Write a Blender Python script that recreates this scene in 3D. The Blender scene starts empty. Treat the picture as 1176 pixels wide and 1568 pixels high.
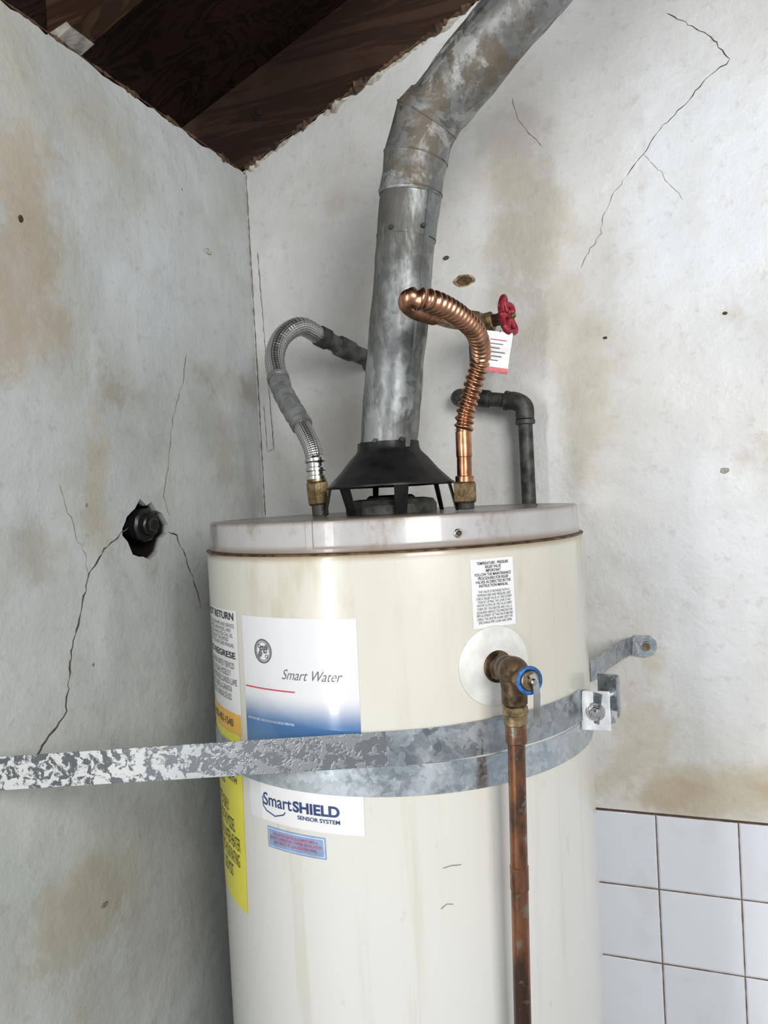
import bpy, bmesh, math, random
from mathutils import Vector, Matrix, noise
random.seed(7)
scene=bpy.context.scene
TC=Vector((.337,-.272,0));R=.225

# ---------------------------------------------------------------- node helper
class NT:
    def __init__(s,name):
        s.m=bpy.data.materials.new(name);s.m.use_nodes=True
        s.t=s.m.node_tree;s.t.nodes.clear()
        s.out=s.t.nodes.new('ShaderNodeOutputMaterial')
        s.b=s.t.nodes.new('ShaderNodeBsdfPrincipled')
        s.t.links.new(s.b.outputs[0],s.out.inputs[0])
        s.tc=s.t.nodes.new('ShaderNodeTexCoord')
        s.obj=s.tc.outputs['Object'];s.uv=s.tc.outputs['UV']
    def L(s,a,b): s.t.links.new(a,b)
    def put(s,sock,v):
        if isinstance(v,bpy.types.NodeSocket): s.L(v,sock)
        elif isinstance(v,(tuple,list)) and len(v)==3 and len(sock.default_value)==4: sock.default_value=(*v,1)
        else: sock.default_value=v
    def set(s,**k):
        mp={'col':'Base Color','rough':'Roughness','metal':'Metallic','normal':'Normal','coat':'Coat Weight','spec':'Specular IOR Level','croug':'Coat Roughness'}
        for a,v in k.items(): s.put(s.b.inputs[mp[a]],v)
        return s.m
    def math(s,op,a,b=0.0,c=None,clamp=False):
        n=s.t.nodes.new('ShaderNodeMath');n.operation=op;n.use_clamp=clamp
        s.put(n.inputs[0],a);s.put(n.inputs[1],b)
        if c is not None: s.put(n.inputs[2],c)
        return n.outputs[0]
    def vm(s,op,a,b=(0,0,0),out=0):
        n=s.t.nodes.new('ShaderNodeVectorMath');n.operation=op
        s.put(n.inputs[0],a);s.put(n.inputs[1],b)
        return n.outputs[out]
    def noise(s,scale,detail=4,rough=.55,vec=None,dist=0,col=False):
        n=s.t.nodes.new('ShaderNodeTexNoise');n.inputs['Scale'].default_value=scale
        n.inputs['Detail'].default_value=detail;n.inputs['Roughness'].default_value=rough
        n.inputs['Distortion'].default_value=dist
        s.L(vec if vec is not None else s.obj,n.inputs['Vector'])
        return n.outputs[1 if col else 0]
    def scalev(s,v,sc): return s.vm('MULTIPLY',v,sc)
    def vor(s,scale,vec=None,feature='F1',out=0):
        n=s.t.nodes.new('ShaderNodeTexVoronoi');n.feature=feature;n.inputs['Scale'].default_value=scale
        s.L(vec if vec is not None else s.obj,n.inputs['Vector']);return n.outputs[out]
    def ramp(s,v,a,b,o0=0.0,o1=1.0,smooth=True):
        n=s.t.nodes.new('ShaderNodeMapRange');n.interpolation_type='SMOOTHSTEP' if smooth else 'LINEAR'
        s.put(n.inputs[0],v);n.inputs[1].default_value=a;n.inputs[2].default_value=b
        n.inputs[3].default_value=o0;n.inputs[4].default_value=o1;return n.outputs[0]
    def mix(s,f,a,b,mode='MIX'):
        n=s.t.nodes.new('ShaderNodeMixRGB');n.blend_type=mode
        s.put(n.inputs[0],f);s.put(n.inputs[1],a);s.put(n.inputs[2],b);return n.outputs[0]
    def bump(s,h,strength=.3,dist=.002,normal=None):
        n=s.t.nodes.new('ShaderNodeBump');n.inputs['Strength'].default_value=strength
        n.inputs['Distance'].default_value=dist;s.L(h,n.inputs['Height'])
        if normal is not None:s.L(normal,n.inputs['Normal'])
        return n.outputs[0]
    def sep(s,v):
        n=s.t.nodes.new('ShaderNodeSeparateXYZ');s.L(v,n.inputs[0]);return n.outputs
    def comb(s,x,y,z=0.0):
        n=s.t.nodes.new('ShaderNodeCombineXYZ');s.put(n.inputs[0],x);s.put(n.inputs[1],y);s.put(n.inputs[2],z);return n.outputs[0]

def simple(name,col,rough=.5,metal=0,var=.12,sc=60,bump=0,coat=0):
    n=NT(name);f=n.noise(sc,3)
    d=tuple(c*(1-var*2) for c in col);u=tuple(min(1,c*(1+var)) for c in col)
    c=n.mix(n.ramp(f,.3,.7),d,u)
    n.set(col=c,rough=rough,metal=metal,coat=coat)
    if bump:n.set(normal=n.bump(n.noise(sc*2,2),bump,.001))
    return n.m

# ---------------------------------------------------------------- materials
def wall_mat(name,base,light,axis,stains_shade,recess_shade=False,streak=.35,bei=.22):
    n=NT(name)
    big=n.noise(2.6,3,.6);med=n.noise(8,6,.64,dist=.15);fine=n.noise(48,4,.68)
    c=n.mix(n.ramp(big,.36,.64),base,light)
    warp=n.vm('SUBTRACT',n.noise(7,4,.65,col=True),(.5,.5,.5))
    p=n.vm('ADD',n.obj,n.scalev(warp,(.20,.20,.20)))
    brk=n.ramp(med,.34,.60,.45,1.0)
    for (cx,cz,rx,rz,col,k) in stains_shade:  # stains, plus shade painted into the wall colour
        if axis=='x': d=n.vm('MULTIPLY',n.vm('SUBTRACT',p,(cx,0,cz)),(1/rx,0,1/rz))
        else: d=n.vm('MULTIPLY',n.vm('SUBTRACT',p,(0,cx,cz)),(0,1/rx,1/rz))
        l=n.vm('LENGTH',d,out=1)
        f=n.math('MULTIPLY',n.math('MULTIPLY',n.ramp(l,1.05,.35),k),brk)
        c=n.mix(f,c,col)
    c=n.mix(n.math('MULTIPLY',n.ramp(med,.50,.64),bei),c,(base[0]*.82,base[1]*.78,base[2]*.66))
    c=n.mix(n.math('MULTIPLY',n.ramp(med,.47,.40),.26),c,tuple(x*1.06 for x in light))
    c=n.mix(n.math('MULTIPLY',n.ramp(fine,.54,.70),.30),c,tuple(x*.64 for x in base[:2])+(base[2]*.56,))
    st=n.noise(13,4,.62,vec=n.scalev(n.obj,(1,1,.14)))
    c=n.mix(n.math('MULTIPLY',n.ramp(st,.54,.70),streak),c,(.44,.41,.33))
    v=n.vor(12,out=0);sp=n.math('MULTIPLY',n.ramp(v,.040,.018),n.ramp(big,.50,.56))
    c=n.mix(n.math('MULTIPLY',sp,.7),c,(.20,.15,.10))
    if recess_shade:
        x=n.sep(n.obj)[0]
        c=n.mix(n.ramp(x,-.003,-.012),c,(.014,.011,.010))  # shade inside the hole painted into the colour
    n.set(col=c,rough=n.ramp(med,.3,.7,.36,.58))
    b=n.bump(n.noise(4.5,2,.5,dist=.5),.65,.024)
    h=n.math('ADD',med,n.math('MULTIPLY',fine,.20))
    h=n.math('SUBTRACT',h,n.math('MULTIPLY',sp,.22))
    b=n.bump(h,.55,.0090,b)
    n.set(normal=b);return n.m

BEI=(.50,.45,.34);TAN=(.42,.32,.20)
m_wallB=wall_mat('painted_plaster_back',(.60,.595,.58),(.69,.69,.685),'x',[
  (.72,1.85,.16,.30,(.74,.77,.81),.85),(.70,1.35,.13,.26,(.73,.755,.79),.85),  # these two make the right side paler and cooler
  (.47,1.86,.080,.30,BEI,.70),(.54,1.60,.06,.20,(.52,.48,.37),.65),(.46,2.00,.10,.07,(.46,.455,.43),.55),
  (.785,1.50,.045,.05,TAN,.5),(.72,1.03,.24,.080,BEI,.95),(.64,1.02,.07,.035,TAN,.6),(.77,1.03,.05,.03,TAN,.6),
  (.585,1.12,.05,.22,BEI,.6),(.27,1.82,.09,.22,(.55,.52,.45),.4),(.16,1.95,.04,.04,TAN,.25),
  (.14,1.60,.07,.09,(.44,.40,.34),.45),(.74,1.70,.025,.025,TAN,.25),(.42,1.73,.06,.06,(.68,.69,.71),.5),
  (.08,1.78,.08,.25,(.68,.68,.68),.5)],streak=.18,bei=.22)
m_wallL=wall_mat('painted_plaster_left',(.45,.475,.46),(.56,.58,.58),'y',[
  (-.49,1.78,.05,.17,TAN,.72),(-.52,1.92,.07,.14,BEI,.75),(-.38,1.95,.12,.06,BEI,.4),(-.53,1.66,.05,.07,TAN,.65),
  (-.36,1.62,.06,.05,(.34,.31,.22),.7),(-.40,1.50,.035,.12,BEI,.65),(-.27,1.76,.11,.13,(.61,.65,.68),.7),
  (-.10,1.67,.11,.035,(.31,.25,.16),.7),(-.13,1.55,.07,.09,(.38,.34,.27),.55),(-.49,1.42,.05,.05,(.40,.37,.29),.55),  # first entry paints the hose's soft shadow, the others are stains
  (-.05,1.25,.14,.35,(.30,.29,.25),.6),(-.46,1.0,.12,.08,(.38,.31,.21),.6),(-.36,.94,.2,.2,(.40,.385,.33),.6),  # first entry paints the tank's shade near the corner, the others are stains
  (-.30,1.18,.10,.10,(.58,.60,.57),.4)],recess_shade=True,streak=.34,bei=.30)

def wood(name,dark,light,sc,rings=60,rough=.75):
    n=NT(name)
    v=n.scalev(n.obj,sc)
    g=n.noise(9,4,.6,vec=v,dist=1.2)
    r=n.math('SINE',n.math('MULTIPLY',g,rings))
    c=n.mix(n.ramp(r,-.4,1),light,dark)
    c=n.mix(n.math('MULTIPLY',n.ramp(n.noise(4,4),.4,.7),.5),c,tuple(x*.4 for x in dark))
    n.set(col=c,rough=rough,normal=n.bump(r,.2,.002),spec=.2);return n.m
m_raft=wood('rafter_wood',(.034,.018,.012),(.060,.034,.023),(.35,4,4),14)
m_ply=wood('plywood_sheathing',(.007,.0028,.0016),(.026,.0100,.0045),(.5,1.6,1.6),45)
m_raft2=wood('rafter_wood_pale',(.036,.018,.010),(.078,.040,.022),(.35,4,4),14)
m_dark=simple('dark_board',(.005,.004,.0035),.9)
m_floor=simple('concrete_floor',(.32,.31,.29),.8,var=.2,sc=6,bump=.3)

n=NT('glazed_wall_tile');sx=n.sep(n.obj)
u=n.math('ADD',n.math('DIVIDE',n.math('SUBTRACT',sx[0],.6155),.1088),50.0)
w=n.math('ADD',n.math('DIVIDE',n.math('SUBTRACT',sx[2],.9935),.1088),50.0)
def edge(x):
    f=n.math('FRACT',x);return n.math('MINIMUM',f,n.math('SUBTRACT',1.0,f))
e=n.math('MINIMUM',edge(u),edge(w))
g=n.ramp(n.math('ADD',e,n.math('MULTIPLY',n.math('SUBTRACT',n.noise(60,3),.5),.012)),.006,.012)
cell=n.t.nodes.new('ShaderNodeTexWhiteNoise');cell.noise_dimensions='2D'
n.L(n.comb(n.math('FLOOR',u),n.math('FLOOR',w)),cell.inputs['Vector'])
tcx=n.mix(cell.outputs[0],(.69,.715,.77),(.76,.785,.84))
tcx=n.mix(n.math('MULTIPLY',n.ramp(n.noise(14,5),.52,.72),.30),tcx,(.58,.56,.52))
n.set(col=n.mix(g,(.16,.105,.075),tcx),rough=n.ramp(g,0,1,.8,.12))
bb=n.bump(n.ramp(e,.004,.03),.6,.002);bb=n.bump(n.noise(12,2),.30,.006,bb);n.set(normal=bb);m_tile=n.m

n=NT('tank_enamel');s3=n.sep(n.obj)
c=n.mix(n.ramp(n.noise(3,4),.3,.7),(.57,.55,.475),(.62,.61,.54))
c=n.mix(n.ramp(s3[2],1.00,1.36,1.0,0.0),c,(.63,.63,.595))
st=n.noise(38,4,.6,vec=n.scalev(n.obj,(1,1,.05)))
c=n.mix(n.math('MULTIPLY',n.ramp(st,.55,.72),.30),c,(.46,.42,.31))
hi=n.math('MULTIPLY',n.ramp(n.noise(12,5,.65,vec=n.scalev(n.obj,(1,1,.3))),.47,.66),n.ramp(s3[2],1.31,1.42))
c=n.mix(n.math('MULTIPLY',hi,.65),c,(.38,.33,.20))
c=n.mix(n.math('MULTIPLY',n.ramp(n.noise(60,3,vec=n.scalev(n.obj,(1,1,.5))),.66,.76),.28),c,(.36,.31,.23))
c=n.mix(n.ramp(s3[2],1.410,1.4195),c,(.30,.22,.13))
n.set(col=c,rough=.28,coat=.3,croug=.10)
n.set(normal=n.bump(n.noise(6,2,vec=n.scalev(n.obj,(1,1,.25))),.16,.012));m_tank=n.m
n=NT('lid_enamel')
c=n.mix(n.ramp(n.noise(9,4),.3,.7),(.37,.36,.36),(.45,.44,.44))
c=n.mix(n.math('MULTIPLY',n.ramp(n.noise(30,5,.68,vec=n.scalev(n.obj,(1,1,.6))),.51,.68),.65),c,(.25,.20,.15))
z=n.sep(n.obj)[2]
c=n.mix(n.math('MULTIPLY',n.ramp(z,1.430,1.4215),.8),c,(.20,.14,.09))
c=n.mix(n.math('MULTIPLY',n.ramp(z,1.447,1.4530),.85),c,(.12,.085,.06))
n.set(col=c,rough=.30,coat=.25,normal=n.bump(n.noise(25,3),.15,.004));m_lid=n.m

def galv(name,a,b,scale,rough=.38,metal=.75,dirt=.4,dirtc=(.16,.13,.10),bmp=.15,sq=(1,1,1),pale=0,palec=(.60,.61,.60)):
    n=NT(name)
    v=n.vm('ADD',n.obj,n.scalev(n.noise(scale*.6,2,col=True),(.02,.02,.02)))
    w=n.vor(scale,vec=v,out=1);wr=n.sep(w)[0]
    c=n.mix(wr,a,b)
    dn=n.noise(15,6,.72,dist=.3,vec=n.scalev(n.obj,sq))
    c=n.mix(n.math('MULTIPLY',n.ramp(dn,.46,.58),dirt),c,dirtc)
    k=0.0
    if pale:
        pn=n.noise(20,5,.72,dist=.4,vec=n.vm('ADD',n.scalev(n.obj,sq),(3.1,1.7,.3)))
        k=n.math('MULTIPLY',n.ramp(pn,.54,.62),pale)
        c=n.mix(k,c,palec)
    mt=n.math('SUBTRACT',n.ramp(dn,.44,.62,metal,metal*.55),n.math('MULTIPLY',k,.4) if pale else 0.0)
    n.set(col=c,rough=n.math('ADD',n.math('MULTIPLY',wr,.12),n.ramp(dn,.4,.65,rough-.05,rough+.22)),metal=mt,normal=n.bump(n.noise(22,3),bmp,.005))
    return n.m
m_vent=galv('galvanized_vent',(.15,.16,.16),(.24,.25,.25),90,.40,.75,.8,(.095,.088,.075),.40,(1,1,.30),.50,(.40,.41,.405))
m_elb=galv('galvanized_elbow',(.16,.165,.16),(.27,.275,.27),90,.44,.65,.8,(.12,.092,.062),.50,(1,1,1),.50,(.44,.45,.44))
m_strap=galv('galvanized_strap',(.25,.28,.30),(.46,.51,.54),130,.24,.95,.4,(.18,.185,.18),.2)
m_strap2=galv('galvanized_strap_clean',(.40,.45,.48),(.56,.62,.66),150,.20,.95,.25,(.28,.29,.29),.15)
n=NT('frosted_galvanized')
v=n.vm('ADD',n.obj,n.scalev(n.noise(60,3,.6,col=True),(.016,.016,.016)))
f=n.noise(88,3,.58,vec=v,dist=1.0);f2=n.noise(330,2)
k=n.ramp(n.math('ADD',f,n.math('MULTIPLY',n.math('SUBTRACT',f2,.5),.25)),.44,.55)
xs=n.sep(n.obj)[0];fade=n.ramp(xs,.30,.12)
k2=n.math('MULTIPLY',k,n.math('ADD',n.math('MULTIPLY',fade,.80),.18))
c=n.mix(k2,(.25,.27,.28),(.80,.81,.81))
n.set(col=c,rough=n.ramp(k2,0,1,.32,.65),metal=n.ramp(k2,0,1,.85,.15),normal=n.bump(k,.3,.0006));m_frost=n.m

m_copper=simple('copper_tube',(.55,.25,.14),.30,1,.25,60,.15)
n=NT('corrugated_copper')
c=n.mix(n.ramp(n.noise(40,4,.6),.35,.65),(.30,.165,.10),(.56,.29,.18))
n.set(col=c,rough=.30,metal=1.0);m_cor=n.m
n=NT('aged_copper')
c=n.mix(n.ramp(n.noise(18,5,.7,vec=n.scalev(n.obj,(1,1,.4))),.40,.60),(.36,.160,.085),(.10,.066,.048))
c=n.mix(n.math('MULTIPLY',n.ramp(n.noise(60,4),.60,.68),.7),c,(.27,.30,.26))
n.set(col=c,rough=.34,metal=.9);m_acop=n.m
m_brass=simple('dull_brass',(.30,.22,.12),.42,.9,.25,120,.3)
m_brassd=simple('dark_brass',(.13,.085,.05),.5,.75,.35,90,.4)
m_chrome=simple('zinc_steel',(.62,.62,.60),.25,1,.1,80)
m_white_steel=simple('bright_zinc_plate',(.76,.77,.78),.38,.2,.08,80)
m_iron=simple('weathered_black_iron',(.066,.066,.060),.55,.5,.3,70,.4)
m_hood=simple('black_hood_metal',(.018,.018,.019),.42,.5,.3,40,.2)
m_black=simple('black_abs',(.010,.010,.011),.4,0,.2,40)
m_red=simple('red_handwheel_paint',(.33,.012,.028),.35,.1,.25,120,.3)
m_blue=simple('blue_ring_plastic',(.02,.13,.40),.5,0,.3,200,.3)
m_esc=simple('white_enamel_disc',(.68,.68,.65),.3,.05,.06,60)
m_wht=simple('white_label',(.76,.76,.76),.25,0,.02,30,coat=.4)
m_ink=simple('black_ink',(.03,.03,.035),.5)
m_inkg=simple('grey_ink',(.12,.12,.13),.5)
m_inkr=simple('red_ink',(.55,.06,.09),.5)
m_inkb=simple('navy_ink',(.025,.05,.16),.5)
m_inkw=simple('white_ink',(.75,.78,.82),.5)
m_yel=simple('yellow_label',(.78,.72,.05),.35,0,.03,30,coat=.3)
m_org=simple('orange_label',(.78,.45,.08),.4,0,.03)
m_sbl=simple('pale_blue_sticker',(.22,.32,.50),.4,0,.08)
m_tape=simple('grey_tape',(.22,.225,.23),.45,.2,.15,60,.3)
m_rub=simple('pipe_insulation',(.12,.12,.115),.6,.2,.3,60,.5)
m_crack=simple('crack_shadow',(.09,.07,.05),.95)
m_crackl=simple('hairline_crack',(.24,.21,.17),.95)
m_chip=simple('broken_plaster',(.48,.455,.40),.85,0,.2,80,.6)
m_rust=simple('rust_spot',(.11,.065,.035),.9,0,.4,60,.5)
m_rustp=simple('rust_halo',(.36,.27,.16),.9,0,.3,90,.4)
n=NT('braided_steel');s2=n.sep(n.uv)
a1=n.math('SINE',n.math('MULTIPLY',n.math('ADD',n.math('MULTIPLY',s2[0],12.0),n.math('MULTIPLY',s2[1],190.0)),6.283))
a2=n.math('SINE',n.math('MULTIPLY',n.math('SUBTRACT',n.math('MULTIPLY',s2[0],12.0),n.math('MULTIPLY',s2[1],190.0)),6.283))
h=n.math('MULTIPLY',a1,a2)
n.set(col=n.mix(n.ramp(h,-.9,.5),(.18,.18,.19),(.66,.66,.65)),metal=.9,rough=.27,normal=n.bump(h,.35,.0008));m_braid=n.m
n=NT('gradient_label');z=n.sep(n.obj)[2]
c=n.mix(n.ramp(z,1.283,1.250),(.70,.70,.72),(.07,.17,.36))
c=n.mix(n.ramp(z,1.192,1.189,smooth=False),c,(.70,.70,.71))
n.set(col=c,rough=.15,coat=.8,croug=.04);m_grad=n.m

# ---------------------------------------------------------------- mesh helpers
def empty(name,loc=(0,0,0)):
    e=bpy.data.objects.new(name,None);e.empty_display_size=.05
    scene.collection.objects.link(e);return e
def obj(name,V,Fc,mat,parent=None,smooth=False,uv=None):
    me=bpy.data.meshes.new(name);me.from_pydata([tuple(v) for v in V],[],Fc);me.update()
    if uv:
        l=me.uv_layers.new(name='UVMap');k=0
        for f in uv:
            for q in f: l.data[k].uv=q;k+=1
    me.materials.append(mat)
    if smooth:
        for p in me.polygons:p.use_smooth=True
    o=bpy.data.objects.new(name,me);scene.collection.objects.link(o)
    if parent:o.parent=parent
    return o
def fixn(o):
    bm=bmesh.new();bm.from_mesh(o.data);bmesh.ops.recalc_face_normals(bm,faces=bm.faces);bm.to_mesh(o.data);bm.free();return o
def autos(o,ang=35):
    for p in o.data.polygons:p.use_smooth=True
    bm=bmesh.new();bm.from_mesh(o.data)
    for e in bm.edges:
        if len(e.link_faces)==2 and e.calc_face_angle(0)>math.radians(ang): e.smooth=False
    bm.to_mesh(o.data);bm.free();return o
def bevel(o,w,seg=2):
    md=o.modifiers.new('bevel','BEVEL');md.width=w;md.segments=seg;md.limit_method='ANGLE';return o
def box(name,lo,hi,mat,parent=None,bev=0):
    x0,y0,z0=lo;x1,y1,z1=hi
    V=[(x0,y0,z0),(x1,y0,z0),(x1,y1,z0),(x0,y1,z0),(x0,y0,z1),(x1,y0,z1),(x1,y1,z1),(x0,y1,z1)]
    Fc=[(0,3,2,1),(4,5,6,7),(0,1,5,4),(1,2,6,5),(2,3,7,6),(3,0,4,7)]
    o=obj(name,V,Fc,mat,parent)
    if bev:bevel(o,bev)
    return o
def prism(name,poly,ext,mat,parent=None):
    k=len(poly);ext=Vector(ext)
    V=[Vector(p) for p in poly]+[Vector(p)+ext for p in poly]
    Fc=[tuple(range(k)),tuple(range(2*k-1,k-1,-1))]+[(i,(i+1)%k,k+(i+1)%k,k+i) for i in range(k)]
    return fixn(obj(name,V,Fc,mat,parent))
def catmull(P,step=.002):
    P=[Vector(p) for p in P];Q=[P[0]*2-P[1]]+P+[P[-1]*2-P[-2]];out=[]
    for i in range(1,len(Q)-2):
        a,b,c,d=Q[i-1:i+3];m=max(2,int((c-b).length/step))
        for j in range(m):
            t=j/m
            out.append(.5*((2*b)+(c-a)*t+(2*a-5*b+4*c-d)*t*t+(3*b-a-3*c+d)*t**3))
    out.append(P[-1]);return out
def tube(name,P,rf,mat,parent=None,n=28,caps=True,ang=40):
    P=[Vector(p) for p in P];S=[0]
    for i in range(1,len(P)):S.append(S[-1]+(P[i]-P[i-1]).length)
    T=[]
    for i in range(len(P)):
        a=P[max(0,i-1)];b=P[min(len(P)-1,i+1)]
        if i and i<len(P)-1:
            t=((P[i]-a).normalized()+(b-P[i]).normalized())
        else:t=b-a
        T.append(t.normalized() if t.length>1e-9 else T[-1])
    u=T[0].orthogonal().normalized();V=[];
    for i,p in enumerate(P):
        if i:
            q=T[i-1].rotation_difference(T[i]);u=q@u
        u=(u-T[i]*u.dot(T[i])).normalized();w=T[i].cross(u)
        for j in range(n):
            ph=2*math.pi*j/n
            r=rf(S[i],ph) if callable(rf) else (rf[i] if isinstance(rf,(list,tuple)) else rf)
            V.append(p+(u*math.cos(ph)+w*math.sin(ph))*r)
    Fc=[];UV=[]
    for i in range(len(P)-1):
        for j in range(n):
            k=(j+1)%n
            Fc.append((i*n+j,i*n+k,(i+1)*n+k,(i+1)*n+j))
            UV.append(((j/n,S[i]),((j+1)/n,S[i]),((j+1)/n,S[i+1]),(j/n,S[i+1])))
    if caps:
        Fc.append(tuple(reversed(range(n))));UV.append([(0,0)]*n)
        Fc.append(tuple((len(P)-1)*n+j for j in range(n)));UV.append([(0,0)]*n)
    o=obj(name,V,Fc,mat,parent,uv=UV)
    fixn(o);return autos(o,ang)
def cyl(name,a,b,r,mat,parent=None,n=32,bev=.0008,r2=None):
    a=Vector(a);b=Vector(b);d=(b-a);L=d.length;d.normalize();r2=r if r2 is None else r2
    be=min(bev,L*.3,r*.5)
    return tube(name,[a,a+d*be,b-d*be,b],[r-be,r,r2,r2-be],mat,parent,n=n)
def lathe(name,prof,mat,parent=None,n=128,center=TC,a0=0,a1=360,ang=30,wob=0):
    V=[];full=(a1-a0)>=360;m=n if full else n+1
    for (r,z) in prof:
        for j in range(m):
            th=math.radians(a0+(a1-a0)*j/n)
            dz=wob*noise.noise(Vector((math.cos(th)*3,math.sin(th)*3,z*4))) if wob else 0
            V.append((center.x+(r+dz)*math.sin(th),center.y-(r+dz)*math.cos(th),z+dz*.6))
    Fc=[]
    for i in range(len(prof)-1):
        for j in range(n):
            k=(j+1)%m
            Fc.append((i*m+j,i*m+k,(i+1)*m+k,(i+1)*m+j))
    o=obj(name,V,Fc,mat,parent);fixn(o);return autos(o,ang)
def tp(th,z,r=R):
    t=math.radians(th);return Vector((TC.x+r*math.sin(t),TC.y-r*math.cos(t),z))
def patch(name,t0,t1,z0,z1,off,mat,parent,tt=None):
    nn=24;V=[];tt=tt or (t0,t1);nz=8
    for k in range(nz+1):
        f=k/nz
        for j in range(nn+1):
            s=j/nn
            a=(t0+(t1-t0)*s)*(1-f)+(tt[0]+(tt[1]-tt[0])*s)*f
            V.append(tp(a,z0+(z1-z0)*f,R+off))
    Fc=[(k*(nn+1)+j,k*(nn+1)+j+1,(k+1)*(nn+1)+j+1,(k+1)*(nn+1)+j) for k in range(nz) for j in range(nn)]
    return obj(name,V,Fc,mat,parent,smooth=True)
def tank_text(name,body,t0,t1,z0,z1,mat,parent,shear=0,off=.0008,bold=0,align='LEFT'):
    cu=bpy.data.curves.new(name,'FONT');cu.body=body;cu.size=1;cu.shear=shear;cu.offset=bold;cu.align_x=align;cu.space_line=.9
    to=bpy.data.objects.new(name,cu);scene.collection.objects.link(to)
    dg=bpy.context.evaluated_depsgraph_get();me=bpy.data.meshes.new_from_object(to.evaluated_get(dg))
    bpy.data.objects.remove(to)
    xs=[v.co.x for v in me.vertices];ys=[v.co.y for v in me.vertices]
    x0,x1,y0,y1=min(xs),max(xs),min(ys),max(ys)
    for v in me.vertices:
        th=t0+(t1-t0)*(v.co.x-x0)/(x1-x0);z=z0+(z1-z0)*(v.co.y-y0)/(y1-y0)
        v.co=tp(th,z,R+off)
    me.materials.clear();me.materials.append(mat);me.name=name
    o=bpy.data.objects.new(name,me);scene.collection.objects.link(o);o.parent=parent
    return o
def ribbon(name,pts,hw,up,mat,parent,thick=.0012):
    """flat bar with rectangular section"""
    pts=[Vector(p) for p in pts];V=[];k=len(pts)
    for i,p in enumerate(pts):
        a=pts[max(0,i-1)];b=pts[min(k-1,i+1)];t=(b-a).normalized();w=Vector(up)
        w=(w-t*w.dot(t)).normalized();nn=t.cross(w)*thick*.5
        V+=[p-w*hw-nn,p+w*hw-nn,p+w*hw+nn,p-w*hw+nn]
    Fc=[(4*i+j,4*i+(j+1)%4,4*i+4+(j+1)%4,4*i+4+j) for i in range(k-1) for j in range(4)]+[(0,1,2,3),(4*k-1,4*k-2,4*k-3,4*k-4)]
    o=obj(name,V,Fc,mat,parent);fixn(o);return autos(o,40)
def sphere(name,c,r,mat,parent,sc=(1,1,1)):
    bm=bmesh.new();bmesh.ops.create_uvsphere(bm,u_segments=20,v_segments=12,radius=r)
    for v in bm.verts: v.co=Vector((v.co.x*sc[0],v.co.y*sc[1],v.co.z*sc[2]))+Vector(c)
    me=bpy.data.meshes.new(name);bm.to_mesh(me);bm.free();me.materials.append(mat)
    for p in me.polygons:p.use_smooth=True
    o=bpy.data.objects.new(name,me);scene.collection.objects.link(o);o.parent=parent;return o

# ================================================================= ROOM
floor=box('floor',(-.1,-2.6,-.05),(2.3,.1,0),m_floor)
ZB=lambda x:2.045+.405*x
pts=[(-.10,0,.997),(2.3,0,.997)]
x=2.3;top=[]
while x>-.1:
    top.append((x,0,ZB(x)-.004+random.uniform(-.006,.006)));x-=random.uniform(.005,.02)
top.append((-.1,0,ZB(-.1)))
wb=prism('wall_back',pts+top,(0,.10,0),m_wallB)
YE=-1.38   # unseen end of the left wall, cut short to let the side light through
pts=[(0,YE,0),(0,0.0,0)]
y=0.0;top=[]
while y>YE:
    top.append((0,y,2.034+random.uniform(-.003,.003)+.004*noise.noise(Vector((y*18,3,1)))));y-=random.uniform(.006,.02)
top.append((0,YE,2.036))
wl=prism('wall_left',pts+top,(-.10,0,0),m_wallL)
cut=[];
for i in range(22):
    a=2*math.pi*i/22
    ry=.044+random.uniform(-.007,.007);rz=.032+random.uniform(-.006,.006)
    cut.append((.02,-.316+ry*math.cos(a),1.449+rz*math.sin(a)-(.012 if 3.9<a<5.6 else 0)))
cb=prism('cutter',cut,(-.09,0,0),m_dark)
md=wl.modifiers.new('hole','BOOLEAN');md.object=cb;md.operation='DIFFERENCE';md.solver='EXACT'
dg=bpy.context.evaluated_depsgraph_get();me=bpy.data.meshes.new_from_object(wl.evaluated_get(dg))
wl.modifiers.clear();wl.data=me;bpy.data.objects.remove(cb)
if len(me.materials)>1:
    for p in me.polygons:p.material_index=0
box('wall_tile_wainscot',(0.0,.0015,0),(2.3,.09,.9945),m_tile)
def strip_lump(name,f,n,mat,parent,out=(0,-1,0),lo=.2):
    V=[];out=Vector(out)
    for i in range(n+1):
        p,h,pr=f(i/n)
        d=pr*random.uniform(lo,1.2);h=h*random.uniform(.4,1.3)
        V+=[p+Vector((0,0,h)),p+out*d+Vector((0,0,h*.3)),p+out*d*.8-Vector((0,0,h*.5)),p-Vector((0,0,h))]
    Fc=[(4*i+j,4*i+j+1,4*i+5+j,4*i+4+j) for i in range(n) for j in range(3)]
    o=obj(name,V,Fc,mat,parent);fixn(o);return o
strip_lump('joint_grime',lambda t:(Vector((.5+1.8*t,.0005,.9955)),.0018,.0014),400,m_crack,wb)
def pe(t):
    x=1.2*t;a=noise.noise(Vector((x*26,0,5)));b=max(0,.25+a*2.2)
    return (Vector((x,.0012,ZB(x)-.005)),.003+.008*b,.001+.007*b)
strip_lump('broken_plaster_edge',pe,190,m_chip,wb)
def pe2(t):
    x=1.2*t;b=max(0,.45+noise.noise(Vector((x*30,4,9)))*1.8)
    return (Vector((x,-.003,ZB(x)-.001)),.002+.006*b,.001+.008*b)
strip_lump('mortar_crumbs',pe2,260,m_rust,wb)
def pe3(t):
    y=-.75*t;b=max(0,noise.noise(Vector((y*22,8,2)))*2)
    return (Vector((.0,y,2.036)),.001+.006*b,.001+.004*b)
strip_lump('plaster_top_chips',pe3,160,m_rust,wl,out=(1,0,0))

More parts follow.
